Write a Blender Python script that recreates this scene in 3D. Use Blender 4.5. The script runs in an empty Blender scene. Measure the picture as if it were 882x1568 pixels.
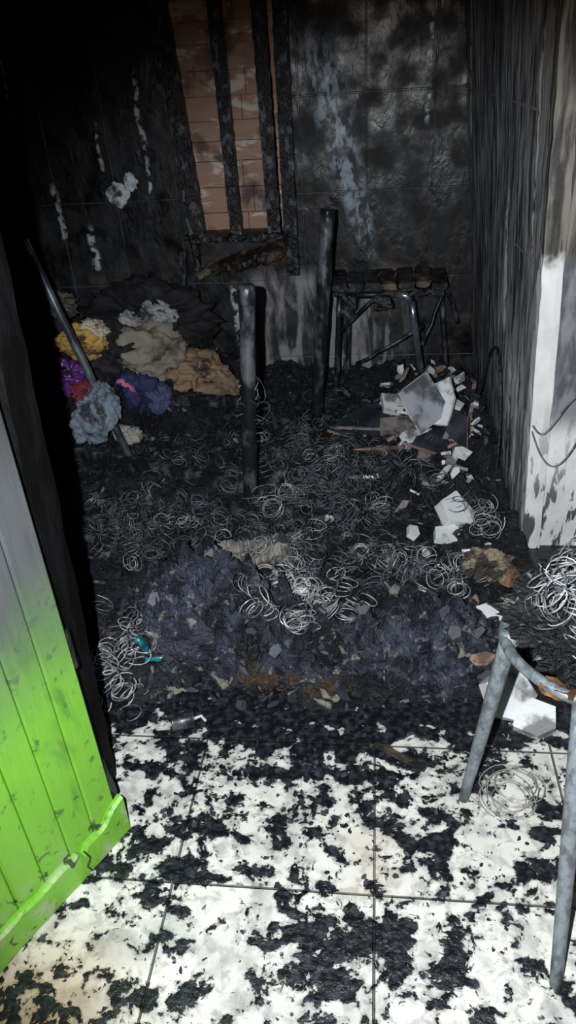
import bpy, math, random
from mathutils import Matrix, Vector, noise, Euler
random.seed(7)
C=bpy.context.collection
sc=bpy.context.scene
# ------------------------------------------------------------------ helpers
def link(o,parent=None):
    C.objects.link(o)
    if parent: o.parent=parent
    return o
def empty(name,loc=(0,0,0)):
    e=bpy.data.objects.new(name,None); e.empty_display_size=.05; e.location=(0,0,0)
    return link(e)
class MB:
    def __init__(s): s.v=[];s.f=[];s.m=[]
    def add(s,vs,fs,mi=0):
        o=len(s.v); s.v+= [tuple(v) for v in vs]; s.f+=[tuple(i+o for i in f) for f in fs]; s.m+=[mi]*len(fs)
    def obj(s,name,mats,parent=None,smooth=False):
        me=bpy.data.meshes.new(name); me.from_pydata(s.v,[],s.f)
        if not isinstance(mats,(list,tuple)): mats=[mats]
        for m in mats: me.materials.append(m)
        me.polygons.foreach_set('material_index',s.m)
        if smooth: me.polygons.foreach_set('use_smooth',[True]*len(s.f))
        me.update()
        return link(bpy.data.objects.new(name,me),parent)
def tube(mb,pts,r,n=8,mi=0,cap=True,jit=0):
    pts=[Vector(p) for p in pts]; vs=[];fs=[]
    prev=None
    for i,p in enumerate(pts):
        t=(pts[min(i+1,len(pts)-1)]-pts[max(i-1,0)]).normalized()
        if prev is None:
            a=Vector((0,0,1)) if abs(t.z)<.9 else Vector((1,0,0))
            u=t.cross(a).normalized()
        else:
            u=(prev-t*prev.dot(t)).normalized()
        prev=u; w=t.cross(u)
        rr=r[i] if isinstance(r,(list,tuple)) else r
        for k in range(n):
            an=2*math.pi*k/n; q=rr*(1+random.uniform(-jit,jit))
            vs.append(p+u*math.cos(an)*q+w*math.sin(an)*q)
    for i in range(len(pts)-1):
        for k in range(n):
            fs.append((i*n+k,i*n+(k+1)%n,(i+1)*n+(k+1)%n,(i+1)*n+k))
    if cap:
        fs.append(tuple(range(n))[::-1]); fs.append(tuple((len(pts)-1)*n+k for k in range(n)))
    mb.add(vs,fs,mi)
def lerp_pts(a,b,n,j=0):
    a=Vector(a);b=Vector(b);o=[]
    for i in range(n+1):
        p=a.lerp(b,i/n)
        if 0<i<n: p+=Vector([random.uniform(-j,j) for _ in range(3)])
        o.append(p)
    return o
def box(mb,lo,hi,mi=0,lean0=0.,lean1=0.):
    # lean0/lean1 : x shift per metre height at the y0 / y1 end (warped, leaning wall)
    x0,y0,z0=lo;x1,y1,z1=hi
    f=lambda x,y,z:(x-(lean0 if y==y0 else lean1)*z,y,z)
    mb.add([f(x0,y0,z0),f(x1,y0,z0),f(x1,y1,z0),f(x0,y1,z0),f(x0,y0,z1),f(x1,y0,z1),f(x1,y1,z1),f(x0,y1,z1)],
           [(0,3,2,1),(4,5,6,7),(0,1,5,4),(1,2,6,5),(2,3,7,6),(3,0,4,7)],mi)
def beam(mb,a,b,w,d,mi=0,n=12,j=.004,side=Vector((0,1,0))):
    """rough charred timber from a to b, w wide, d deep along 'side'"""
    a=Vector(a);b=Vector(b);t=(b-a).normalized();u=t.cross(Vector(side)).normalized();s=u.cross(t).normalized()
    vs=[];fs=[];prof=[(-1,-1),(-.4,-1.05),(.4,-1.05),(1,-1),(1.04,0),(1,1),(-1,1),(-1.04,0)]
    m=len(prof)
    for i in range(n+1):
        p=a.lerp(b,i/n)
        for (pu,ps) in prof:
            vs.append(p+u*(pu*w/2+random.uniform(-j,j))+s*(ps*d/2+random.uniform(-j,j)))
    for i in range(n):
        for k in range(m): fs.append((i*m+k,i*m+(k+1)%m,(i+1)*m+(k+1)%m,(i+1)*m+k))
    fs.append(tuple(range(m))[::-1]); fs.append(tuple(n*m+k for k in range(m)))
    mb.add(vs,fs,mi)
def shard(mb,c,sx,sy,th,rot,mi=0,n=6,rim=None):
    E=Euler(rot).to_matrix(); c=Vector(c); top=[];bot=[]
    for k in range(n):
        a=2*math.pi*(k+random.uniform(-.25,.25))/n; q=random.uniform(.8,1.15)
        p=Vector((math.cos(a)*sx*q,math.sin(a)*sy*q,0))
        top.append(c+E@(p+Vector((0,0,th/2)))); bot.append(c+E@(p*1.03+Vector((0,0,-th/2))))
    vs=top+bot
    mb.add(vs,[tuple(range(n))],mi)
    mb.add(vs,[tuple(range(n,2*n))[::-1]]+[(k,n+k,n+(k+1)%n,(k+1)%n) for k in range(n)],mi if rim is None else rim)
import bmesh
def lump(mb,c,s,rot=(0,0,0),amp=.3,fr=2.,sub=4,mi=0,seed=0,flat=True,ridge=0):
    bm=bmesh.new(); bmesh.ops.create_icosphere(bm,subdivisions=sub,radius=1)
    E=Euler(rot).to_matrix(); c=Vector(c); off=Vector((seed*7.3,seed*3.1,seed*1.7)); vs=[]
    for v in bm.verts:
        p=v.co.copy(); d=noise.fractal(p*fr+off,1.,2.,3)*amp
        if ridge:
            wq=p*fr+off+Vector((noise.noise(p*2+off),noise.noise(p*2-off),0))*.8
            d+=ridge*(.45-abs(noise.noise(wq*1.3))*1.6)+ridge*.6*(.3-abs(noise.noise(wq*3.1+off)))
        p=p*(1+d); p=Vector((p.x*s[0],p.y*s[1],p.z*s[2]))
        if flat: p.z=max(p.z,-s[2]*.45)
        vs.append(c+E@p)
    fs=[tuple(v.index for v in f.verts) for f in bm.faces]; bm.free()
    mb.add(vs,fs,mi)
# ------------------------------------------------------------------ materials
class G:
    def __init__(s,name):
        s.mat=bpy.data.materials.new(name); s.mat.use_nodes=True; s.nt=s.mat.node_tree
        s.b=s.nt.nodes['Principled BSDF']; s._p=None
    def n(s,t): return s.nt.nodes.new(t)
    def l(s,a,b): s.nt.links.new(a,b)
    def inp(s,sock,v):
        if isinstance(v,bpy.types.NodeSocket): s.l(v,sock)
        else: sock.default_value=v
    def pos(s):
        if s._p is None:
            s._p=s.n('ShaderNodeTexCoord').outputs['Object']
        return s._p
    def xyz(s):
        x=s.n('ShaderNodeSeparateXYZ'); s.l(s.pos(),x.inputs[0]); return x.outputs
    def m(s,op,a,b=0.,c=None,clamp=False):
        x=s.n('ShaderNodeMath'); x.operation=op; x.use_clamp=clamp; s.inp(x.inputs[0],a); s.inp(x.inputs[1],b)
        if c is not None: s.inp(x.inputs[2],c)
        return x.outputs[0]
    def ss(s,v,a,b,o0=0.,o1=1.):
        x=s.n('ShaderNodeMapRange'); x.interpolation_type='SMOOTHSTEP'; s.inp(x.inputs[0],v)
        x.inputs[1].default_value=a;x.inputs[2].default_value=b;x.inputs[3].default_value=o0;x.inputs[4].default_value=o1
        return x.outputs[0]
    def noise(s,scale=5,detail=4,dist=0,sc=(1,1,1),rot=(0,0,0),rough=.55,loc=(0,0,0)):
        mp=s.n('ShaderNodeMapping'); s.l(s.pos(),mp.inputs[0]); mp.inputs['Scale'].default_value=sc; mp.inputs['Rotation'].default_value=rot; mp.inputs['Location'].default_value=loc
        x=s.n('ShaderNodeTexNoise'); s.l(mp.outputs[0],x.inputs['Vector']); x.inputs['Scale'].default_value=scale
        x.inputs['Detail'].default_value=detail; x.inputs['Distortion'].default_value=dist; x.inputs['Roughness'].default_value=rough
        return x.outputs[0]
    def ell(s,X,Y,cx,cy,rx,ry,a=1.5,b=.3):
        dx=s.m('DIVIDE',s.m('SUBTRACT',X,cx),rx); dy=s.m('DIVIDE',s.m('SUBTRACT',Y,cy),ry)
        return s.ss(s.m('ADD',s.m('MULTIPLY',dx,dx),s.m('MULTIPLY',dy,dy)),a,b)
    def mix(s,f,a,b):
        x=s.n('ShaderNodeMix'); x.data_type='RGBA'; s.inp(x.inputs[0],f)
        for k,v in ((6,a),(7,b)):
            if isinstance(v,bpy.types.NodeSocket): s.l(v,x.inputs[k])
            else: x.inputs[k].default_value=(*v,1)
        return x.outputs[2]
    def bump(s,h,st=.5,d=.01):
        x=s.n('ShaderNodeBump'); x.inputs['Strength'].default_value=st; x.inputs['Distance'].default_value=d; s.l(h,x.inputs['Height']); s.l(x.outputs[0],s.b.inputs['Normal'])
    def grout(s,v,off,per,w):
        t=s.m('FRACT',s.m('DIVIDE',s.m('SUBTRACT',v,off),per)); d=s.m('ABSOLUTE',s.m('SUBTRACT',t,.5))
        return s.ss(d,.5-w/per,.5-w/per*.4)
    def out(s,col=None,rough=None,metal=None,spec=None):
        for k,v in (('Base Color',col),('Roughness',rough),('Metallic',metal),('Specular IOR Level',spec)):
            if v is None: continue
            if isinstance(v,tuple): v=(*v,1)
            s.inp(s.b.inputs[k],v)
        return s.mat
def simple(name,c1,c2,scale=10,rough=.6,metal=0.,bs=.4,bd=.005,sc=(1,1,1),lo=.4,hi=.6,spec=.5,detail=5):
    g=G(name); f=g.noise(scale,detail,0,sc); col=g.mix(g.ss(f,lo,hi),c1,c2)
    g.bump(g.noise(scale*3,4,0,sc),bs,bd); return g.out(col,rough,metal,spec)

def floor_mat():
    g=G('sooty_floor_tile'); X,Y,Z=g.xyz()
    gr=g.m('MAXIMUM',g.grout(X,-4.3,.43,.0032),g.grout(Y,.885-3.9,.39,.0032))
    tile=g.mix(g.noise(7,5,.5),(.58,.58,.53),(.88,.88,.80))
    tile=g.mix(g.ss(g.noise(30,6,.6),.46,.68,0.,.7),tile,(.32,.33,.32))
    tile=g.mix(g.ss(g.noise(7,5,.4,loc=(4,4,0)),.50,.72,0.,.7),tile,(.28,.29,.29))
    n1=g.noise(16,8,.35,rough=.58,sc=(1,1.2,1)); n2=g.noise(5.5,3,.3,loc=(3.1,0.4,0)); n3=g.noise(60,6,.3)
    v=g.m('ADD',g.m('MULTIPLY',n1,.55),g.m('ADD',g.m('MULTIPLY',n2,.30),g.m('MULTIPLY',n3,.15)))
    yb=g.ss(Y,1.18,1.45,0.,.13)
    add=g.m('ADD',g.m('MULTIPLY',g.ell(X,Y,-.17,1.24,.24,.10,1.6,.2),.055),g.m('MULTIPLY',g.ell(X,Y,-.43,.98,.07,.2,1.6,.2),.03))
    add=g.m('ADD',add,g.m('MULTIPLY',g.ell(X,Y,-.05,.80,.16,.06,1.6,.2),.035))
    v=g.m('ADD',v,g.m('ADD',yb,add))
    soot=g.ss(v,.521,.533); halo=g.ss(v,.475,.530,0.,.7)
    fleck=g.ss(g.noise(55,5,.4,loc=(8,2,0)),.60,.63); soot=g.m('MAXIMUM',soot,g.m('MULTIPLY',fleck,g.ss(v,.44,.49)))
    col=g.mix(halo,tile,(.19,.195,.195)); col=g.mix(g.m('MULTIPLY',gr,.85),col,(.04,.035,.03))
    fringe_tint=g.m('MULTIPLY',g.ss(X,-.38,-.62),g.ss(Y,.85,.62)); col=g.mix(g.m('MULTIPLY',fringe_tint,.5),col,(.45,.24,.07))  # orange edge of the torch cone, painted into the floor colour
    tan=g.m('MULTIPLY',g.ss(g.noise(3.5,3,.3,loc=(9,1,0)),.52,.68),.35); col=g.mix(tan,col,(.42,.34,.24))
    sc_=g.mix(g.ss(g.noise(50,5),.42,.72),(.005,.006,.009),(.040,.044,.056)); col=g.mix(soot,col,sc_)
    g.bump(g.m('SUBTRACT',g.m('MULTIPLY',soot,g.m('ADD',.3,g.noise(60,6))),gr),.9,.007)
    return g.out(col,g.mix(soot,(.4,.4,.4),(.33,.33,.33)),0.,.5)
def ash_mat():
    g=G('charred_mattress_ash'); X,Y,Z=g.xyz()
    col=g.mix(g.ss(g.noise(9,8,.6),.42,.70),(.0045,.005,.007),(.026,.029,.038))
    col=g.mix(g.ss(g.noise(42,6,.4),.60,.74,0.,.8),col,(.11,.125,.15))
    mk=g.m('MAXIMUM',g.ell(X,Y,-.50,1.68,.27,.22),g.m('MAXIMUM',g.ell(X,Y,.15,1.62,.22,.18),g.m('MULTIPLY',g.ell(X,Y,-.15,1.58,.5,.14),.6)))  # blue-grey mounds, painted lighter in place of the shading flat light lacks
    am=g.mix(g.ss(g.noise(13,8,.7),.38,.66),(.008,.009,.015),(.085,.10,.15)); am=g.mix(g.ss(g.noise(34,6,.5),.56,.70),am,(.24,.26,.31))
    col=g.mix(g.m('MULTIPLY',mk,.9),col,am)
    rm=g.m('MULTIPLY',g.ell(X,Y,-.24,1.455,.20,.045,1.6,.4),g.ss(g.noise(15,5,.8),.46,.60,0.,.8))
    col=g.mix(rm,col,(.10,.06,.02))
    cr=g.m('MULTIPLY',g.ss(g.noise(13,7,1.2,loc=(1,2,0)),.59,.64),g.ss(Y,1.72,1.5)); col=g.mix(g.m('MULTIPLY',cr,.8),col,(.38,.37,.30))
    g.bump(g.m('ADD',g.noise(26,8,.6),g.noise(80,5)),1.,.024)
    r=g.ss(g.noise(10,3),.35,.65,.26,.6)
    return g.out(col,r,0.,.6)
def wall_back_mat():
    g=G('burnt_wall_back'); X,Y,Z=g.xyz()
    col=g.mix(g.ss(g.noise(5,7,.3,(2,1,.8)),.44,.74),(.003,.003,.004),(.028,.031,.038))
    d=g.m('ABSOLUTE',g.m('SUBTRACT',X,g.m('MULTIPLY_ADD',Z,-.27,.135)))
    wv=g.m('MULTIPLY_ADD',Z,.085,-.01)
    st=g.m('MULTIPLY',g.ss(g.m('DIVIDE',d,wv),1.2,.4),g.m('MULTIPLY',g.ss(Z,.55,.75),g.ss(Z,1.6,1.4)))
    st=g.m('MULTIPLY',st,g.ss(g.noise(16,9,.3,(1.6,1,.8),rough=.65),.45,.57,.06,1.)); col=g.mix(st,col,(.27,.33,.41))
    lo=g.m('MULTIPLY',g.m('MULTIPLY',g.ss(X,-.72,-.55),g.ss(X,.22,0.)),g.ss(Z,.60,.50))
    t=g.mix(g.ss(g.noise(6,8,.4,(3,1,.8)),.40,.60),(.03,.032,.036),(.32,.33,.35)); col=g.mix(g.m('MULTIPLY',lo,.9),col,t)
    for x0,z0,z1,w in ((-1.08,1.12,1.45,.016),(-1.30,1.05,1.25,.014),(-1.56,.75,1.0,.02),(-1.68,1.3,1.7,.01),(.22,1.2,1.6,.014),(-1.42,.6,.8,.03),(-.72,.2,.5,.02),(-1.08,.95,1.1,.012)):
        dd=g.m('ABSOLUTE',g.m('SUBTRACT',X,g.m('ADD',x0-.03,g.m('MULTIPLY',g.noise(6,3),.06))))
        mk=g.m('MULTIPLY',g.m('MULTIPLY',g.ss(dd,w,w*.3),g.ss(Z,z0-.03,z0+.03)),g.ss(Z,z1+.03,z1-.03))
        col=g.mix(g.m('MULTIPLY',mk,g.ss(g.noise(26,5),.44,.58)),col,(.50,.56,.60))
    pk=g.m('MULTIPLY',g.ss(g.noise(7,5,.4,loc=(5,0,2)),.54,.66),g.ss(Z,.8,.5)); col=g.mix(g.m('MULTIPLY',pk,.35),col,(.15,.09,.075))
    gr=g.m('MAXIMUM',g.grout(X,-6.05,.30,.005),g.grout(Z,-2.28,.40,.005)); col=g.mix(g.m('MULTIPLY',gr,g.ss(g.noise(5,3),.4,.62,.0,.5)),col,(.08,.08,.085))
    g.bump(g.m('SUBTRACT',g.noise(12,7,.4,(1.3,1,.8)),g.m('MULTIPLY',gr,.2)),.5,.015)
    return g.out(col,g.ss(g.noise(8,4),.35,.65,.3,.7),0.,.5)
def wall_right_mat():
    g=G('burnt_wall_right'); X,Y,Z=g.xyz()
    col=g.mix(g.ss(g.noise(4,8,.5,(1,1.8,.8)),.38,.62),(.04,.043,.052),(.19,.205,.24))
    near_lit=g.ss(Y,3.1,2.2)  # brighter towards the near end: torch falloff painted into the wall colour
    col=g.mix(g.m('MULTIPLY',near_lit,g.ss(g.noise(5,7,.5,(1,2,.7)),.42,.60,.0,.8)),col,(.34,.345,.37))
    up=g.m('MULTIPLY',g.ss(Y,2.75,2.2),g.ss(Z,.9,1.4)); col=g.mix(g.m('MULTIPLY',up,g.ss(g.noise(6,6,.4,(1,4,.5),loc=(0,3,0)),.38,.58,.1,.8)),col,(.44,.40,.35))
    bk=g.ss(g.noise(5,7,.5,(1,2,.55),loc=(0,7,2)),.50,.58,0.,.88); col=g.mix(bk,col,(.02,.021,.025))
    s1=g.ss(g.noise(9,6,.4,(1,3.5,.4)),.60,.66); col=g.mix(g.m('MULTIPLY',s1,.8),col,(.50,.57,.66))
    for r,l,sc_ in ((.5,0,7),(-.4,4,7),(.25,9,6),(-.15,12,8),(.8,15,6)):
        q=g.ss(g.noise(sc_,1,.15,(1,12,.35),(r,0,0),loc=(0,l,0)),.655,.675); col=g.mix(g.m('MULTIPLY',q,.7),col,(.62,.62,.60))
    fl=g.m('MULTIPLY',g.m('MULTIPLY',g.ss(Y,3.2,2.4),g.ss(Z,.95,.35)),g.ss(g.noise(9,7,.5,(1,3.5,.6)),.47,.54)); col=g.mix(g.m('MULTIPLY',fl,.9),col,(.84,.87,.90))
    for y0,z0,z1,w in ((2.72,.60,1.05,.034),(2.32,.95,1.5,.02),(3.6,1.15,1.7,.035),(2.55,.28,.5,.03),(2.42,.12,.30,.03)):
        dd=g.m('ABSOLUTE',g.m('SUBTRACT',Y,g.m('ADD',y0-.04,g.m('MULTIPLY',g.noise(7,4),.08))))
        mk=g.m('MULTIPLY',g.m('MULTIPLY',g.ss(dd,w,w*.5),g.ss(Z,z0-.03,z0+.03)),g.ss(Z,z1+.03,z1-.03))
        col=g.mix(g.m('MULTIPLY',mk,g.ss(g.noise(12,4),.38,.48)),col,(.9,.92,.95))
    gr=g.m('MAXIMUM',g.grout(Y,-6,.30,.006),g.grout(Z,-2.28,.40,.005)); col=g.mix(g.m('MULTIPLY',gr,g.ss(g.noise(5,3),.42,.60,.0,.8)),col,(.30,.30,.31))
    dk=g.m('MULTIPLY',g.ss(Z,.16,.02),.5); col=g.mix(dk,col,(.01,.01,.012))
    g.bump(g.m('SUBTRACT',g.noise(9,7,.5,(1,1.5,.8)),g.m('MULTIPLY',gr,.3)),.35,.012)
    return g.out(col,g.ss(g.noise(8,4),.35,.65,.3,.65),0.,.5)
def plaster_mat():
    g=G('sooted_white_plaster'); X,Y,Z=g.xyz()
    col=g.mix(g.ss(g.noise(6,6),.35,.7),(.90,.91,.89),(.72,.73,.72))
    XX=g.m('ADD',X,g.m('MULTIPLY',Z,.045))
    col=g.mix(g.m('MULTIPLY',g.ss(XX,.553,.562),g.ss(Z,.40,.5)),col,g.mix(g.ss(g.noise(10,6,.3,(2,2,.7)),.4,.6),(.10,.105,.12),(.26,.27,.29)))
    zz=g.m('ADD',Z,g.m('MULTIPLY',g.m('SUBTRACT',g.noise(7,5,.3),.5),.2))
    soot=g.ss(zz,.93,.97); sc_=g.mix(g.ss(g.noise(8,7,.3,(5,5,.5)),.40,.60),(.035,.033,.03),(.24,.22,.19)); col=g.mix(soot,col,sc_)
    low=g.m('MULTIPLY',g.ss(Z,.62,.1),g.ss(g.noise(14,7,.4,(2.5,2.5,.6)),.52,.58)); col=g.mix(g.m('MULTIPLY',low,.92),col,(.03,.03,.035))
    g.bump(g.noise(22,6),.4,.008); return g.out(col,.6)
def door_mat():
    g=G('green_painted_wood_sooted'); X,Y,Z=g.xyz()
    gr=g.mix(g.noise(4,6,.4,(1,1,.4)),(.10,.34,.020),(.24,.55,.045))
    gr=g.mix(g.ss(g.noise(30,5,.3),.60,.70),gr,(.09,.18,.04))
    zz=g.m('ADD',Z,g.m('MULTIPLY',g.m('SUBTRACT',g.noise(3.5,5,.3,(1,1,.5)),.5),.25))
    s1=g.ss(zz,.40,.74); col=g.mix(s1,gr,g.mix(g.noise(9,5,.3,(3,3,.5)),(.04,.046,.048),(.11,.115,.12)))
    col=g.mix(g.ss(zz,.80,1.1),col,(.02,.02,.022))
    col=g.mix(g.m('MULTIPLY',g.ss(g.noise(10,6,.5,(1,1,.4),loc=(6,0,0)),.58,.72),.5),col,(.03,.08,.03))
    col=g.mix(g.m('MULTIPLY',g.ss(g.noise(18,6,.5),.50,.60),g.ss(Z,.16,.03)),col,(.32,.40,.22))
    col=g.mix(g.m('MULTIPLY',g.ss(g.noise(26,6,.8,loc=(3,3,3)),.60,.66),g.ss(Z,.3,.05)),col,(.03,.035,.03))
    g.bump(g.noise(20,6,.2,(4,4,.5)),.35,.004); return g.out(col,.42)
def plank_mat():
    g=G('scorched_wood_boards'); X,Y,Z=g.xyz()
    col=g.mix(g.noise(6,8,.6,(1,1,4)),(.27,.15,.10),(.48,.31,.22))
    col=g.mix(g.ss(g.noise(7,5,.5,(1,1,2.5),loc=(2,0,1)),.54,.64),col,(.62,.56,.48))
    col=g.mix(g.ss(g.noise(5,6,.4,loc=(7,0,3)),.52,.68),col,(.08,.05,.045)); g.bump(g.noise(30,5,.2,(1,1,5)),.5,.006); return g.out(col,.65)
M_floor=floor_mat();M_ash=ash_mat();M_wb=wall_back_mat();M_wr=wall_right_mat();M_pl=plaster_mat();M_door=door_mat();M_plank=plank_mat()
M_black=simple('charred_timber',(.004,.004,.005),(.024,.025,.028),22,.45,0,.9,.01,(1,1,.5))
M_jamb=simple('charred_door_jamb',(.002,.002,.002),(.007,.007,.008),14,.8,0,.6,.008,(1,1,.4),spec=.1)
M_blackwall=simple('soot_black_wall',(.003,.003,.003),(.008,.008,.009),6,.85,0,.3,.01,spec=.1)
M_bar=simple('charred_bar_alligatored',(.006,.006,.008),(.11,.13,.16),30,.38,0,1.,.012,(1,1,.6),.52,.68)
M_brown=simple('half_burnt_wood',(.012,.010,.009),(.17,.12,.07),12,.55,0,.7,.01,(1,1,1),.45,.70)
M_post=simple('burnt_steel_tube',(.025,.028,.033),(.22,.24,.27),20,.36,.5,.6,.004,(1,1,.5),.46,.70)
M_chrome=simple('scorched_chrome_tube',(.14,.16,.20),(.52,.60,.70),14,.25,.8,.3,.003,(1,1,.3))
M_leg=simple('grey_painted_steel_leg',(.12,.14,.155),(.25,.285,.31),60,.45,.25,.6,.003,(1,1,.6),.35,.6)
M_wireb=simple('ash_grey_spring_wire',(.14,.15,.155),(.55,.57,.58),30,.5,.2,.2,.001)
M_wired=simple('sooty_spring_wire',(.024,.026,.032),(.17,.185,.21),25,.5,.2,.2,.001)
M_white=simple('broken_plaster_tile',(.76,.79,.80),(.20,.205,.21),12,.55,0,.5,.006,lo=.50,hi=.64)
M_tileg=simple('grey_tile_face',(.36,.39,.43),(.08,.085,.10),8,.4,0,.3,.006,lo=.46,hi=.60)
M_brick=simple('pinkish_tile_edge',(.42,.27,.22),(.18,.11,.09),20,.7,0,.3,.003)
M_board=simple('charred_panel',(.015,.018,.027),(.045,.05,.068),8,.5,0,.4,.005)
M_card=simple('burnt_cardboard',(.26,.24,.22),(.045,.045,.045),12,.75,0,.5,.006,lo=.44,hi=.62)
M_beige=simple('scorched_foam_beige',(.30,.25,.17),(.04,.032,.028),14,.8,0,.6,.01,lo=.40,hi=.56)
M_terr=simple('scorched_orange_wood',(.36,.19,.11),(.10,.07,.05),9,.6,0,.5,.006)
# ------------------------------------------------------------------ room shell
mb=MB(); mb.add([(-2.2,-.6,0),(1.7,-.6,0),(1.7,3.9,0),(-2.2,3.9,0)],[(0,1,2,3)]); mb.obj('floor',M_floor)
mb=MB(); mb.add([(-2.2,-.6,2.45),(1.7,-.6,2.45),(1.7,3.9,2.45),(-2.2,3.9,2.45)],[(3,2,1,0)]); mb.obj('ceiling',M_blackwall)
wx0,wx1,wz0,wz1=-.905,-.405,.76,2.1
mb=MB()
for a in ((-1.9,3.73,0,wx0,3.85,2.45),(wx1,3.73,0,.6,3.85,2.45),(wx0,3.73,0,wx1,3.85,wz0),(wx0,3.73,wz1,wx1,3.85,2.45)):
    box(mb,a[:3],a[3:])
mb.obj('wall_back',M_wb)
# right wall as a fine, slightly buckled sheet of burnt tiling
mb=MB(); vs=[];fs=[];NY_,NZ_=90,120
for j in range(NZ_+1):
    z=2.45*j/NZ_
    for i in range(NY_+1):
        y=2.20+(3.73-2.20)*i/NY_; t=i/NY_
        x=.498-(.045+.045*t)*z-.006*noise.noise(Vector((0,y*4,z*3)))-.003*noise.noise(Vector((3,y*16,z*14)))
        vs.append((x,y,z))
for j in range(NZ_):
    for i in range(NY_):
        a=j*(NY_+1)+i; fs.append((a,a+NY_+1,a+NY_+2,a+1))
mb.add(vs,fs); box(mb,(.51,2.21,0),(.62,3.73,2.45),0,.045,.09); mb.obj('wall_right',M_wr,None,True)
for p in bpy.data.objects['wall_right'].data.polygons[-6:]: p.use_smooth=False
mb=MB(); box(mb,(-2.0,1.15,0),(-1.9,3.85,2.45)); mb.obj('wall_left',M_blackwall)
mb=MB(); box(mb,(.56,2.17,0),(1.7,2.21,2.45),0,.045,.045); mb.obj('wall_front',M_pl)
mb=MB(); beam(mb,(.527,2.185,0),(.417,2.185,2.44),.058,.065,0,50,.002,Vector((0,1,0))); mb.obj('trim_1',M_pl)
mb=MB(); box(mb,(-2.2,1.06,0),(-.74,1.15,2.45)); mb.obj('wall_front_left',M_blackwall)
mb=MB(); beam(mb,(-.70,1.10,0),(-.595,1.10,2.44),.13,.10,0,40,.003); beam(mb,(-.76,1.10,0),(-.66,1.10,2.44),.10,.10,0,10,.0)
mb.obj('trim_2',M_jamb)
# ------------------------------------------------------------------ boarded window with charred bars
win=empty('window_1')
mb=MB(); z=wz0-.02
for i in range(14):
    h_=random.choice((.085,.10,.115)); x=wx0-.02
    while x<wx1+.02:
        w_=random.uniform(.16,.34); box(mb,(x,3.80,z),(min(x+w_,wx1+.02)-.003,3.825+random.uniform(0,.01),z+h_-.004)); x+=w_
    z+=h_
box(mb,(wx0-.02,3.835,wz0-.02),(wx1+.02,3.84,z))
mb.obj('boards',M_plank,win)
mb=MB()
for x0,x1,z0,w in ((-.945,-.86,.74,.075),(-.685,-.67,.755,.055),(-.50,-.485,.755,.06),(-.405,-.41,.56,.062)):
    beam(mb,(x1,3.68,z0),(x0,3.70,2.12),w,.055,0,60,.0025)
mb.obj('bars',M_bar,win)
mb=MB(); beam(mb,(-.92,3.69,.75),(-.42,3.67,.745),.035,.09,0,30,.006,Vector((0,1,0)))
beam(mb,(-.86,3.60,.60),(-.66,3.585,.66),.035,.08,1,14,.006,Vector((0,1,.2))); beam(mb,(-.70,3.58,.645),(-.43,3.56,.71),.05,.10,1,18,.008,Vector((0,1,.2)))
beam(mb,(-.88,3.66,.74),(-.86,3.60,.58),.03,.05,0,8,.004); beam(mb,(-.93,3.62,.70),(-.95,3.58,.45),.025,.03,0,10,.005)
mb.obj('sill',[M_black,M_brown],win)
# ------------------------------------------------------------------ charred debris (height field)
def sst(a,b,x):
    t=max(0,min(1,(x-a)/(b-a))); return t*t*(3-2*t)
def el(x,y,cx,cy,rx,ry,soft=.5):
    dx=(x-cx)/rx;dy=(y-cy)/ry
    if abs(dx)>2 or abs(dy)>2: return 0
    d=math.hypot(dx,dy); d+=.35*noise.noise(Vector((x*9,y*9,cx)))+.12*noise.noise(Vector((x*30,y*30,cx)))
    return 1-sst(1-soft,1+soft*.3,d)
def hgt(x,y):
    yf=1.40+.07*noise.noise(Vector((x*4,1,3)))+.05*noise.noise(Vector((x*13,y*13,7)))
    e=sst(yf-.03,yf+.10,y)
    p=Vector((x,y,0)); f7=noise.fractal(p*7,1.,2.,4); f14=noise.fractal(p*14,1,2,4)
    h=-.012+.030*e+e*.022*f7+e*.014*abs(noise.noise(p*38))+e*.010*noise.noise(p*70)
    h+=.16*el(x,y,-.52,1.70,.24,.20,.3)*(1+.42*f14)
    h+=.05*el(x,y,-.2,1.62,.2,.12)*(1+.6*f14)
    h+=.10*el(x,y,.16,1.64,.19,.15)*(1+.5*f14)
    h+=.06*el(x,y,-.28,2.0,.2,.2)+.05*el(x,y,-.4,2.6,.6,.6)
    h+=.13*el(x,y,.30,2.95,.30,.65)*(1+.6*f14)
    h+=.07*el(x,y,.36,2.1,.16,.3)
    h+=.20*el(x,y,-1.30,3.35,.55,.42)*(1+.5*f7)+.10*el(x,y,-1.2,3.6,.6,.2)
    h+=.06*el(x,y,-.3,3.6,.8,.18)*(1+.6*f7)
    return h
nx,ny=360,380; x0,x1,y0,y1=-1.895,.46,1.29,3.725
mb=MB(); vs=[];fs=[]
for j in range(ny+1):
    y=y0+(y1-y0)*(j/ny)**1.35
    for i in range(nx+1):
        x=x0+(x1-x0)*(1-(1-i/nx)**1.2)
        z=hgt(x,y)
        if i==nx: x=.487
        vs.append((x,y,z))
for j in range(ny):
    for i in range(nx):
        a=j*(nx+1)+i; fs.append((a,a+1,a+nx+2,a+nx+1))
mb.add(vs,fs); DEB=mb.obj('charred_mattress_debris',M_ash,smooth=False)
def rest(x,y,up=0.):
    z=max(hgt(x,y),0)
    for _ in range(3):
        k=1-z/1.5; z=max(hgt(x*k,y*k),0)
    k=1-(z+up)/1.5
    return Vector((x*k,y*k,z+up))
mb=MB()
for _ in range(2300):
    x=random.uniform(-1.7,.44);y=random.uniform(1.38,3.65); s=random.choice((.006,.009,.013,.018,.024))
    shard(mb,(x,y,max(hgt(x,y),0)+s*.3),s,s*random.uniform(.3,.8),s*.35,(random.uniform(-.9,.9),random.uniform(-.9,.9),random.uniform(0,6)),0,5)
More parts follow.
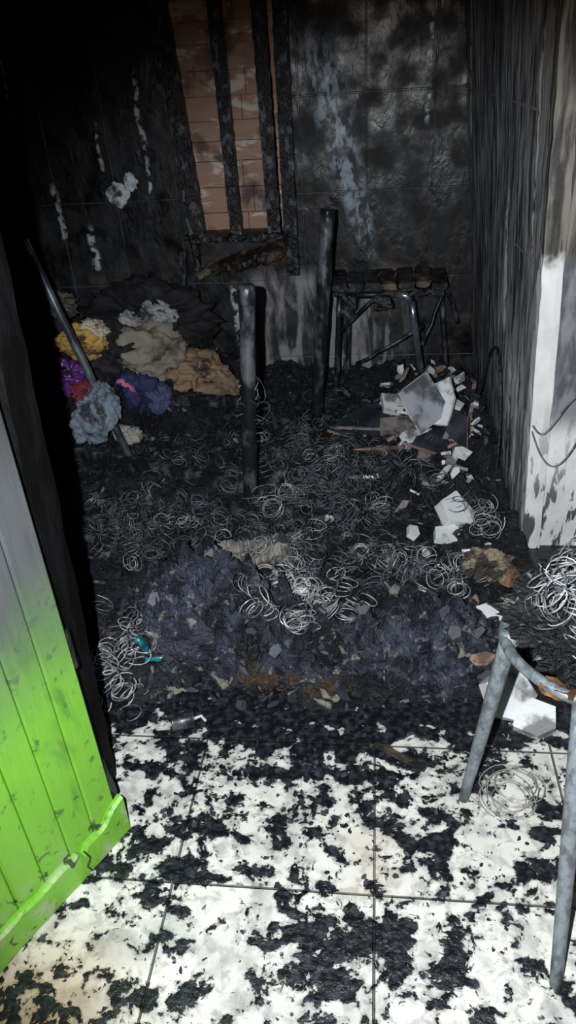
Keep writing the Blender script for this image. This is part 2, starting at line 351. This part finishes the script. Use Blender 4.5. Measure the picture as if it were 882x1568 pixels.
for _ in range(500):
    x=random.gauss(-.05,.38);y=random.gauss(1.20,.18)
    if x<-.56 or x>.5: continue
    s=random.choice((.003,.005,.008)); shard(mb,(x,y,s*.2),s,s*random.uniform(.4,1),s*.3,(random.uniform(-.3,.3),random.uniform(-.3,.3),random.uniform(0,6)),0,5)
mb.obj('charred_chips',M_board,DEB)
mb=MB()
for _ in range(380):
    x=random.gauss(.25,.14);y=random.gauss(2.95,.42)
    if x>.43 or y>3.65 or y<1.5: continue
    s=random.choice((.008,.012,.018,.026,.038)); shard(mb,(x,y,hgt(x,y)+s*.5),s,s*random.uniform(.3,.9),s*.3,(random.uniform(-.9,.9),random.uniform(-.9,.9),random.uniform(0,6)),random.choice((0,0,1,1,2,3)),random.choice((4,5)))
mb.obj('plaster_chips',[M_white,M_card,M_board,M_brick],DEB)
# ------------------------------------------------------------------ mattress springs
def coil(mb,c,r,hh,turns,rot,wr,mi=0,seg=16,hour=.3):
    E=Euler(rot).to_matrix(); pts=[]; n=int(seg*turns); ph=random.uniform(0,6.28); sq=random.uniform(.8,1.0); skew=random.uniform(-.4,.4)*r
    for i in range(n+1):
        t=i/n; a=ph+2*math.pi*turns*t; q=r*(1-hour*math.sin(math.pi*t))*(1+random.uniform(-.035,.035))
        pts.append(Vector(c)+E@Vector((q*math.cos(a)+skew*(t-.5)*2,q*math.sin(a)*sq,(t-.5)*hh)))
    tube(mb,pts,wr,4,mi,False)
mb=MB()
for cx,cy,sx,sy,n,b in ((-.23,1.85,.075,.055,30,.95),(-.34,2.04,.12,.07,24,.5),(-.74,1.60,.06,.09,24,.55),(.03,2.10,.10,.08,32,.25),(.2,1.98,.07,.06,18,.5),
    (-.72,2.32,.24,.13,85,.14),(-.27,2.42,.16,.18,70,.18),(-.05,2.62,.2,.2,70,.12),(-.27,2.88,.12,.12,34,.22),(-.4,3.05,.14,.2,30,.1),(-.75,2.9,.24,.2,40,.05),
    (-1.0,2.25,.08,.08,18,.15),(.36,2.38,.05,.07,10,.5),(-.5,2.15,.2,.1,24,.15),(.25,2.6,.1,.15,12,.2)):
    for _ in range(n):
        x=random.gauss(cx,sx);y=random.gauss(cy,sy); x=min(x,.42)
        if x<-1.25 and y<2: continue
        p=rest(x,y,random.uniform(.01,.05)); r=random.uniform(.030,.045)
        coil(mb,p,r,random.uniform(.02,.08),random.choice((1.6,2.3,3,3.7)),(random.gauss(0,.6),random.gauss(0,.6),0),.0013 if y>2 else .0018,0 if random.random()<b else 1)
for _ in range(6):
    coil(mb,(-.44+random.uniform(-.02,.04),2.37+random.uniform(-.02,.03),.34+random.uniform(0,.18)),random.uniform(.045,.07),.05,1.8,(random.gauss(0,.6),random.gauss(0,.6),0),.0013,random.choice((0,1)),22)
mb.obj('mattress_springs',[M_wireb,M_wired],DEB)
# ------------------------------------------------------------------ burnt bed frame
bed=empty('burnt_bed_frame')
def post(name,a,b,r,m,cap=1.12):
    mb=MB(); n=22; pts=lerp_pts(a,b,n,.001); tube(mb,pts,[r*(1+.04*math.sin(i*1.3)) for i in range(n+1)],18,0,True,.025)
    d=(Vector(b)-Vector(a)).normalized(); B=Vector(b); tube(mb,[B-d*.06,B-d*.055,B-d*.004,B+d*.002],[r*1.02,r*cap,r*cap,r*.9],18,0,True,.02)
    return mb.obj(name,m,bed,True)
post('post_1',(-.475,2.35,0),(-.412,2.35,.87),.0265,M_post)
post('post_2',(-.28,3.13,0),(-.195,3.13,.95),.029,M_post,1.0)
post('post_3',(-1.075,2.80,0),(-1.33,2.80,.95),.017,M_chrome,1.0)
mb=MB(); beam(mb,(-1.30,2.70,.095),(-.47,2.42,.085),.05,.035,0,24,.003,Vector((0,1,0)));mb.obj('side_rail_1',M_post,bed)
mb=MB(); beam(mb,(-1.20,3.15,.15),(-.60,3.08,.15),.05,.035,0,24,.003,Vector((0,1,0)));mb.obj('side_rail_2',M_post,bed)
mb=MB(); beam(mb,(-.47,2.40,.05),(-.29,3.10,.06),.04,.03,0,24,.003,Vector((1,0,0)))
beam(mb,(-.44,2.36,.02),(-.36,2.50,.12),.02,.05,0,6,.004,Vector((1,0,0)));mb.obj('end_rail',M_post,bed)
# ------------------------------------------------------------------ charred chair at back right
ch=empty('charred_chair')
mb=MB()
tube(mb,lerp_pts((.235,3.40,0),(.155,3.38,.50),6),.016,12)
tube(mb,[(.155,3.38,.50),(.13,3.38,.525),(.08,3.39,.53)],.015,10)
for a,b in (((-.20,3.42,0),(-.17,3.40,.52)),((.36,3.62,0),(.30,3.62,.52)),((-.15,3.65,0),(-.13,3.64,.52))):
    tube(mb,lerp_pts(a,b,6),.014,12,1)
tube(mb,[(.08,3.39,.53),(-.15,3.40,.53)],.015,10,1)
mb.obj('legs',[M_chrome,M_post],ch,True)
mb=MB()
beam(mb,(-.20,3.42,.545),(.30,3.42,.53),.035,.05,0,22,.007); beam(mb,(-.18,3.60,.56),(.30,3.62,.55),.04,.05,0,22,.007)
for i in range(7): 
    x=-.17+i*.075; beam(mb,(x,3.38,.56+random.uniform(0,.02)),(x+random.uniform(-.02,.02),3.64,.57),.065,.025,1 if i in(3,5) else 0,10,.006,Vector((0,0,1)))
beam(mb,(-.12,3.38,.53),(-.14,3.36,.44),.06,.02,0,6,.006); beam(mb,(.02,3.38,.53),(.03,3.36,.47),.08,.02,0,6,.006)
mb.obj('seat',[M_black,M_brown],ch)
mb=MB()
tube(mb,lerp_pts((.31,3.63,.55),(.40,3.66,.30),4,.004),.012,8);tube(mb,lerp_pts((-.1,3.45,.18),(.22,3.45,.36),6,.006),.009,8);tube(mb,lerp_pts((-.19,3.5,.3),(.0,3.42,.52),6,.006),.009,8)
tube(mb,lerp_pts((.33,3.6,.52),(.22,3.5,.25),6,.006),.009,8)
mb.obj('braces',M_post,ch,True)
# ------------------------------------------------------------------ stool in front right with springs on it
st=empty('metal_stool')
sx_,sy_,sz=.43,1.12,.50; R=.18
mb=MB()
for b,t in (((.205,1.13),(.262,1.13)),((.335,.735),(.358,.955)),((.66,1.20),(.60,1.16)),((.60,.84),(.54,.97))):
    pts=lerp_pts((*b,0),(*t,sz+.01),6); tube(mb,pts,[.0115,.0125,.014,.015,.016,.017,.017],14)
ring=[(sx_+R*math.cos(a),sy_+R*math.sin(a),sz+.012*math.sin(2*a)) for a in [2*math.pi*i/40 for i in range(41)]]
tube(mb,ring,.011,10); mb.obj('legs_and_ring',M_leg,st,True)
mb=MB(); lump(mb,(sx_+.01,sy_+.03,sz+.035),(R*.90,R*.88,.05),(0,0,0),.35,5,5,0,3,True,.3); mb.obj('charred_seat',M_ash,st)
mb=MB(); beam(mb,(.30,1.00,.505),(.35,.965,.515),.028,.018,0,6,.004,Vector((0,0,1))); mb.obj('burnt_wood_piece',simple('ember_orange_wood',(.34,.14,.03),(.08,.04,.02),15,.5),st)
mb=MB()
for _ in range(85):
    a=random.uniform(0,6.28);q=R*.8*math.sqrt(random.random()); z=sz+.05+random.uniform(0,.20)*(1-.5*q/R)
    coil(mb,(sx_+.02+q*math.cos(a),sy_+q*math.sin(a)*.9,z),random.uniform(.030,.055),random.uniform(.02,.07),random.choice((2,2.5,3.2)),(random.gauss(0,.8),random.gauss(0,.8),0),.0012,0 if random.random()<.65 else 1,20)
mb.obj('loose_springs',[M_wireb,M_wired],st)
mb=MB()
for k in range(4): coil(mb,(.30+random.uniform(-.02,.03),1.15+random.uniform(-.03,.02),.01+.006*k),random.uniform(.05,.075),.008,2.2,(0,0,0),.0011,0,22)
mb.obj('fallen_spring_wire',simple('dull_wire',(.24,.235,.21),(.36,.35,.31)))
# ------------------------------------------------------------------ wall debris at right
def piece(name,gx,gy,sx,sy,th,rot,mats,up=.0,n=6,rim=None):
    mb=MB(); p=rest(gx,gy,up); shard(mb,p,sx,sy,th,rot,0,n,rim); o=mb.obj(name,mats,DEB); 
    bv=o.modifiers.new('b','BEVEL');bv.width=.003;bv.segments=2; return o
piece('broken_wall_tile',.235,3.38,.11,.13,.014,(1.1,.25,.35),[M_tileg,M_white],.16,4,1)
piece('broken_wall_tile',.30,3.34,.08,.11,.016,(.9,-.3,-.35),[M_white,M_white],.12,5,1)
piece('plaster_chunk',.09,3.36,.08,.06,.03,(.5,.1,.2),[M_white],.05,5)
piece('charred_panel',-.03,3.12,.21,.14,.016,(.30,.03,-.1),[M_board,M_brick],.04,4,1)
piece('charred_panel',.26,2.95,.12,.08,.014,(.3,.1,.4),[M_board,M_brick],.03,4,1)
piece('charred_panel',.37,3.05,.06,.11,.014,(.5,-.6,.1),[M_board,M_brick],.09,4,1)
piece('plaster_chunk',.17,3.00,.07,.045,.025,(.5,.2,.6),[M_white],.05,5)
piece('plaster_chunk',.13,3.14,.11,.06,.02,(.4,-.1,-.3),[M_card],.05,5)
piece('plaster_chunk',.25,3.02,.09,.02,.015,(.2,.3,-.6),[M_white],.06,5)
piece('plaster_chunk',.33,2.98,.06,.03,.02,(.5,.3,.9),[M_card],.07,5)
piece('plaster_chunk',.36,2.85,.04,.03,.02,(.5,.3,.2),[M_white],.05,5)
piece('plaster_chunk',.02,2.90,.12,.010,.01,(.1,.0,.1),[M_brick],.03,4)
piece('plaster_chunk',.33,3.20,.05,.03,.02,(.4,.3,.5),[M_white],.08,5)
piece('plaster_chunk',.38,3.35,.04,.03,.02,(.4,.3,.5),[M_white],.05,5)
piece('plaster_chunk',.22,2.82,.06,.03,.02,(.4,.3,.2),[M_card],.03,5)
piece('plaster_chunk',.20,2.68,.05,.035,.03,(.3,.2,.2),[M_beige],.02,5)
piece('plaster_chunk',.29,2.38,.065,.075,.045,(.6,.15,.5),[M_white],.05,5)
piece('plaster_chunk',.26,2.22,.07,.04,.03,(.3,.1,.1),[M_white],.03,5)
piece('plaster_chunk',.13,2.24,.025,.035,.02,(.3,.5,.1),[M_white],.02,5)
piece('plaster_chunk',.17,2.12,.016,.024,.015,(.3,.2,.1),[M_white],.02,5)
piece('plaster_chunk',.32,1.78,.065,.045,.03,(.4,.1,.2),[M_white],.03,5)
piece('plaster_chunk',.35,1.47,.075,.08,.05,(.7,.1,.3),[M_white],.035,5)
piece('plaster_chunk',.41,1.38,.06,.05,.05,(.4,-.3,.3),[M_white],.03,6)
piece('plaster_chunk',.30,1.60,.045,.02,.02,(.2,.2,.5),[M_brick],.03,5)
def bar(name,a,b,w,d,m,side=(0,0,1)):
    mb=MB(); beam(mb,a,b,w,d,0,10,.0015,Vector(side)); return mb.obj(name,m,DEB)
bar('broken_wood_strip',(.23,2.42,.12),(.41,2.72,.19),.018,.012,M_white)
bar('broken_wood_strip',(.30,2.55,.12),(.36,2.90,.16),.014,.012,M_brick)
bar('broken_wood_strip',(.34,2.60,.12),(.42,3.05,.24),.016,.014,M_brick)
bar('broken_wood_strip',(-.2,2.93,.09),(.10,2.88,.10),.012,.01,M_card)
bar('broken_wood_strip',(.0,1.27,.012),(.12,1.20,.012),.014,.012,M_brown)
bar('scorched_wood_block',(.30,1.97,.09),(.42,1.86,.09),.045,.05,M_terr)
mb=MB(); lump(mb,rest(.37,2.05,.02),(.07,.055,.045),(0,0,0),.4,2.5,4,0,11,True,.3); mb.obj('scorched_foam_lump',M_beige,DEB)
# ------------------------------------------------------------------ foreground bits
mb=MB(); p=rest(-.42,2.11,.035)
vs=[];fs=[];NX,NY=40,16
for j in range(NY+1):
    for i in range(NX+1):
        u=i/NX-.5;v=j/NY-.5; ed=1-.25*abs(noise.noise(Vector((u*6,v*6,4))))
        q=Vector((u*.24*ed,v*.12*ed,.006*math.sin(u*60+v*2)+.025*noise.noise(Vector((u*4,v*4,2)))-.05*u*u))
        vs.append(p+Matrix.Rotation(.25,3,'Z')@Matrix.Rotation(.4,3,'X')@q)
for j in range(NY):
    for i in range(NX):
        a=j*(NX+1)+i; fs.append((a,a+1,a+NX+2,a+NX+1))
mb.add(vs,fs); o=mb.obj('crumpled_cardboard',M_card); s=o.modifiers.new('s','SOLIDIFY');s.thickness=.004
can=empty('scorched_tin_can')
mb=MB(); a=Vector((-.50,1.31,.024));d=Vector((.8,.25,.0)).normalized()
tube(mb,[a-d*.030,a-d*.028,a-d*.024,a+d*.024,a+d*.028,a+d*.030],[.022,.025,.023,.023,.025,.025],20,0,False); tube(mb,[a-d*.029,a-d*.026],.023,20); mb.obj('can_body',M_post,can,True)
mb=MB(); tube(mb,[a+d*.03+Vector((0,0,0)),a+d*.045+Vector((0,.01,-.005)),a+d*.06+Vector((0,-.005,-.012))],.004,6); mb.obj('can_lid_tab',M_white,can)
M_teal=simple('melted_teal_plastic',(.02,.28,.33),(.01,.08,.10),20,.25)
mb=MB()
for k in range(5):
    p=rest(-.70+k*.03,1.62+random.uniform(-.02,.03),.05); lump(mb,p,(.009,.016,.035),(.3,.2*random.uniform(-1,1),0),.4,3,3,0,k,False)
lump(mb,rest(-.64,1.57,.04),(.05,.014,.012),(0,0,.2),.4,3,3,0,9,False); mb.obj('melted_plastic_bottle',M_teal,None,True)
so=empty('melted_wall_socket'); mb=MB(); lump(mb,(-1.235,3.705,.955),(.055,.025,.055),(0,0,0),.3,1.6,4,0,2,False); lump(mb,(-1.165,3.71,1.01),(.03,.02,.04),(0,0,0),.4,2,4,0,4,False); mb.obj('socket_plate',simple('melted_white_plastic',(.70,.76,.80),(.06,.07,.08),13,.4,lo=.48,hi=.60),so,True)
def cable(name,pts,r,m):
    cu=bpy.data.curves.new(name,'CURVE');cu.dimensions='3D';cu.bevel_depth=r;cu.bevel_resolution=2
    sp=cu.splines.new('NURBS');sp.points.add(len(pts)-1)
    for q,p in zip(sp.points,pts): q.co=(*p,1)
    sp.use_endpoint_u=True;sp.order_u=4;cu.materials.append(m); return link(bpy.data.objects.new(name,cu))
M_cab=simple('sooty_cable',(.10,.10,.11),(.28,.28,.28),20,.5)
cable('loose_cable',[(.48,2.14,.47),(.50,2.11,.44),(.52,2.10,.47),(.55,2.09,.54),(.59,2.1,.60),(.7,2.1,.66)],.003,M_cab)
cable('loose_cable',[(.48,2.14,.45),(.51,2.1,.36),(.56,2.09,.32),(.61,2.1,.42),(.65,2.1,.58)],.0025,M_cab)
cable('loose_cable',[(.42,2.9,0.25),(.43,2.8,.5),(.44,2.6,.62),(.45,2.5,.3),(.44,2.45,.15)],.004,M_black)
# ------------------------------------------------------------------ clothes pile
cl=empty('clothes_pile')
def cloth(name,c,s,rot,c1,c2,seed,amp=.28,ridge=.6,fr=1.5,rough=.8,sub=5):
    g=G('fabric_'+name); col=g.mix(g.ss(g.noise(7,4),.5,.7),c1,c2); col=g.mix(g.ss(g.noise(9,5,.5,loc=(seed,2,1)),.54,.66,0.,.9),col,(.012,.012,.014))
    g.bump(g.noise(60,4),.3,.003)
    mb=MB(); lump(mb,c,[q*.95 for q in s],rot,amp,fr,sub,0,seed,False,ridge); mb.obj(name,g.out(col,rough),cl,True)
cloth('mustard_shirt',(-1.32,3.12,.43),(.11,.08,.07),(.3,.2,.2),(.60,.38,.10),(.34,.19,.05),1,ridge=.35,fr=1.2)
cloth('cream_shirt',(-1.27,3.16,.48),(.06,.05,.04),(.1,.4,.6),(.55,.50,.38),(.25,.20,.13),2)
cloth('purple_jacket',(-1.38,3.02,.31),(.08,.07,.075),(.1,.0,.5),(.13,.03,.20),(.04,.01,.08),3,rough=.3)
cloth('red_garment',(-1.30,2.98,.25),(.06,.06,.04),(.1,.5,.3),(.22,.03,.05),(.10,.02,.03),4)
cloth('blue_grey_jeans',(-1.19,2.75,.215),(.085,.07,.12),(.2,.5,.2),(.24,.30,.37),(.14,.18,.24),5,ridge=.35,fr=1.2)
cloth('blue_grey_jeans_leg',(-1.12,2.77,.30),(.045,.05,.10),(.2,-.3,.2),(.21,.27,.35),(.12,.16,.22),12,ridge=.3,fr=1.2)
cloth('navy_shirt',(-1.10,3.10,.19),(.10,.09,.09),(.0,.2,.4),(.025,.035,.12),(.01,.015,.05),6,ridge=.4,fr=1.3)
cloth('blue_shirt',(-1.01,3.12,.16),(.07,.07,.07),(.3,.2,.4),(.07,.09,.19),(.03,.04,.09),13,ridge=.4)
cloth('black_coat',(-1.28,3.28,.32),(.18,.14,.14),(.0,.0,.2),(.012,.012,.014),(.03,.03,.032),7)
cloth('beige_blanket',(-1.08,3.30,.31),(.18,.12,.13),(.4,.1,.2),(.30,.27,.21),(.07,.055,.04),8,ridge=.4,fr=1.3)
cloth('brown_blanket',(-.87,3.34,.20),(.17,.12,.09),(.3,.2,-.2),(.30,.21,.125),(.05,.035,.025),9,ridge=.4,fr=1.3)
cloth('brown_blanket_fold',(-.75,3.31,.13),(.10,.07,.07),(.3,.5,-.4),(.24,.17,.11),(.03,.025,.02),10,ridge=.4)
cloth('charred_clothing',(-1.12,3.50,.42),(.30,.15,.16),(.0,.0,.0),(.008,.008,.010),(.022,.024,.028),11,ridge=.5)
cloth('grey_rag',(-1.02,3.38,.47),(.08,.06,.05),(.2,.3,.0),(.36,.37,.37),(.05,.05,.05),14,ridge=.6)
cloth('grey_rag_strip',(-1.15,3.34,.46),(.05,.05,.03),(.2,.3,.0),(.42,.43,.42),(.10,.10,.10),17,ridge=.6)
cloth('pale_rag',(-1.10,2.88,.09),(.06,.05,.03),(.0,.3,.0),(.4,.4,.36),(.1,.1,.1),15)
cloth('olive_rag',(-1.50,3.35,.55),(.09,.07,.05),(.0,.3,.0),(.12,.12,.08),(.04,.04,.03),16)
mb=MB()
for k in range(3):
    shard(mb,(-1.125+.022*k,2.98,.30-.018*k),.024,.012,.006,(1.0,.5*k,.3),0,5)
mb.obj('pink_bow',simple('pink_fabric',(.70,.18,.34),(.4,.1,.2)),cl)
# ------------------------------------------------------------------ green door
dr=empty('door_1'); hinge=Vector((-.575,1.0,0)); dd=Vector((-.16,-.31,0)).normalized(); nn=Vector((-dd.y,dd.x,0))
if nn.x<0: nn=-nn
def dp(u,t,z): return hinge+dd*u+nn*t+Vector((0,0,z))
def dbox(mb,u0,u1,t0,t1,z0,z1,ch=.0):
    pr=[(u0,t0),(u1,t0),(u1,t1-ch),(u1-ch,t1),(u0+ch,t1),(u0,t1-ch)] if ch else [(u0,t0),(u1,t0),(u1,t1),(u0,t1)]
    n=len(pr); vs=[dp(u,t,z0) for u,t in pr]+[dp(u,t,z1) for u,t in pr]
    mb.add(vs,[tuple(range(n))[::-1],tuple(range(n,2*n))]+[(k,(k+1)%n,n+(k+1)%n,n+k) for k in range(n)])
mb=MB(); u=0.; wpl=.068
while u<.84:
    dbox(mb,u,u+wpl-.0015,-.035,0,.012,2.05,.004); u+=wpl
mb.obj('planks',M_door,dr)
mb=MB(); vs=[];fs=[];N=60
for i in range(N+1):
    u=-.012+.84*i/N; top=.085+.006*noise.noise(Vector((u*20,0,0)))+(.03*max(0,1-u/.05) if u<.05 else 0)
    if .10<u<.125: top-=.02
    for (t,z) in ((.0,.004),(.014,.004),(.016,top-.004),(.008,top),(.0,top)): vs.append(dp(u,t+.003*noise.noise(Vector((u*25,z*30,2))),z))
for i in range(N):
    for k in range(4): fs.append((i*5+k,i*5+k+1,(i+1)*5+k+1,(i+1)*5+k))
fs.append((0,1,2,3,4)); mb.add(vs,fs); mb.obj('bottom_rail',M_door,dr)
mb=MB()
pts=[dp(.11,.0175,.01),dp(.118,.0185,.035),dp(.105,.0185,.05),dp(.115,.0185,.085)]; tube(mb,pts,[.002,.0015,.002,.002],5)
mb.obj('split',M_black,dr)
mb=MB()
for k in range(5): tube(mb,[dp(-.005,-.02,.08+.0*k),dp(-.012,-.012,.12),dp(-.010+.003*k,-.008,.16),dp(-.004,-.004,.2+.01*k)],[.006,.008,.006,.003],5,0,True,.3)
for zz in (.5,1.4): tube(mb,[dp(-.008,-.015,zz),dp(-.008,-.015,zz+.09)],.008,10)
mb.obj('splintered_hinge_edge',M_black,dr)
# ------------------------------------------------------------------ camera and torch light
cam=bpy.data.cameras.new('camera'); cam.sensor_fit='AUTO'; cam.sensor_width=36; cam.lens=26.0; cam.clip_start=.01
co=link(bpy.data.objects.new('camera',cam)); 
Rm=Matrix.Rotation(math.radians(8),3,'Z')@Matrix.Rotation(math.radians(58),3,'X')@Matrix.Rotation(math.radians(-4),3,'Z')
co.matrix_world=Matrix.Translation((0,0,1.5))@Rm.to_4x4(); sc.camera=co
def spot(name,e,col,size,blend,tgt,loc=(-.09,.0,1.53)):
    l=bpy.data.lights.new(name,'SPOT');l.energy=e;l.color=col;l.spot_size=math.radians(size);l.spot_blend=blend;l.shadow_soft_size=.008
    o=link(bpy.data.objects.new(name,l)); o.location=loc; o.rotation_euler=(Vector(tgt)-Vector(loc)).to_track_quat('-Z','Y').to_euler(); return o
spot('phone_torch',205,(.90,.95,1.),82,.5,(-.02,2.0,0))
spot('phone_torch_fringe',12,(1.,.62,.25),90,.3,(-.02,2.0,0))
w=bpy.data.worlds.new('world');sc.world=w;w.use_nodes=True;w.node_tree.nodes['Background'].inputs[0].default_value=(.6,.7,1,1);w.node_tree.nodes['Background'].inputs[1].default_value=.012
sc.view_settings.view_transform='Standard'; sc.view_settings.exposure=0.
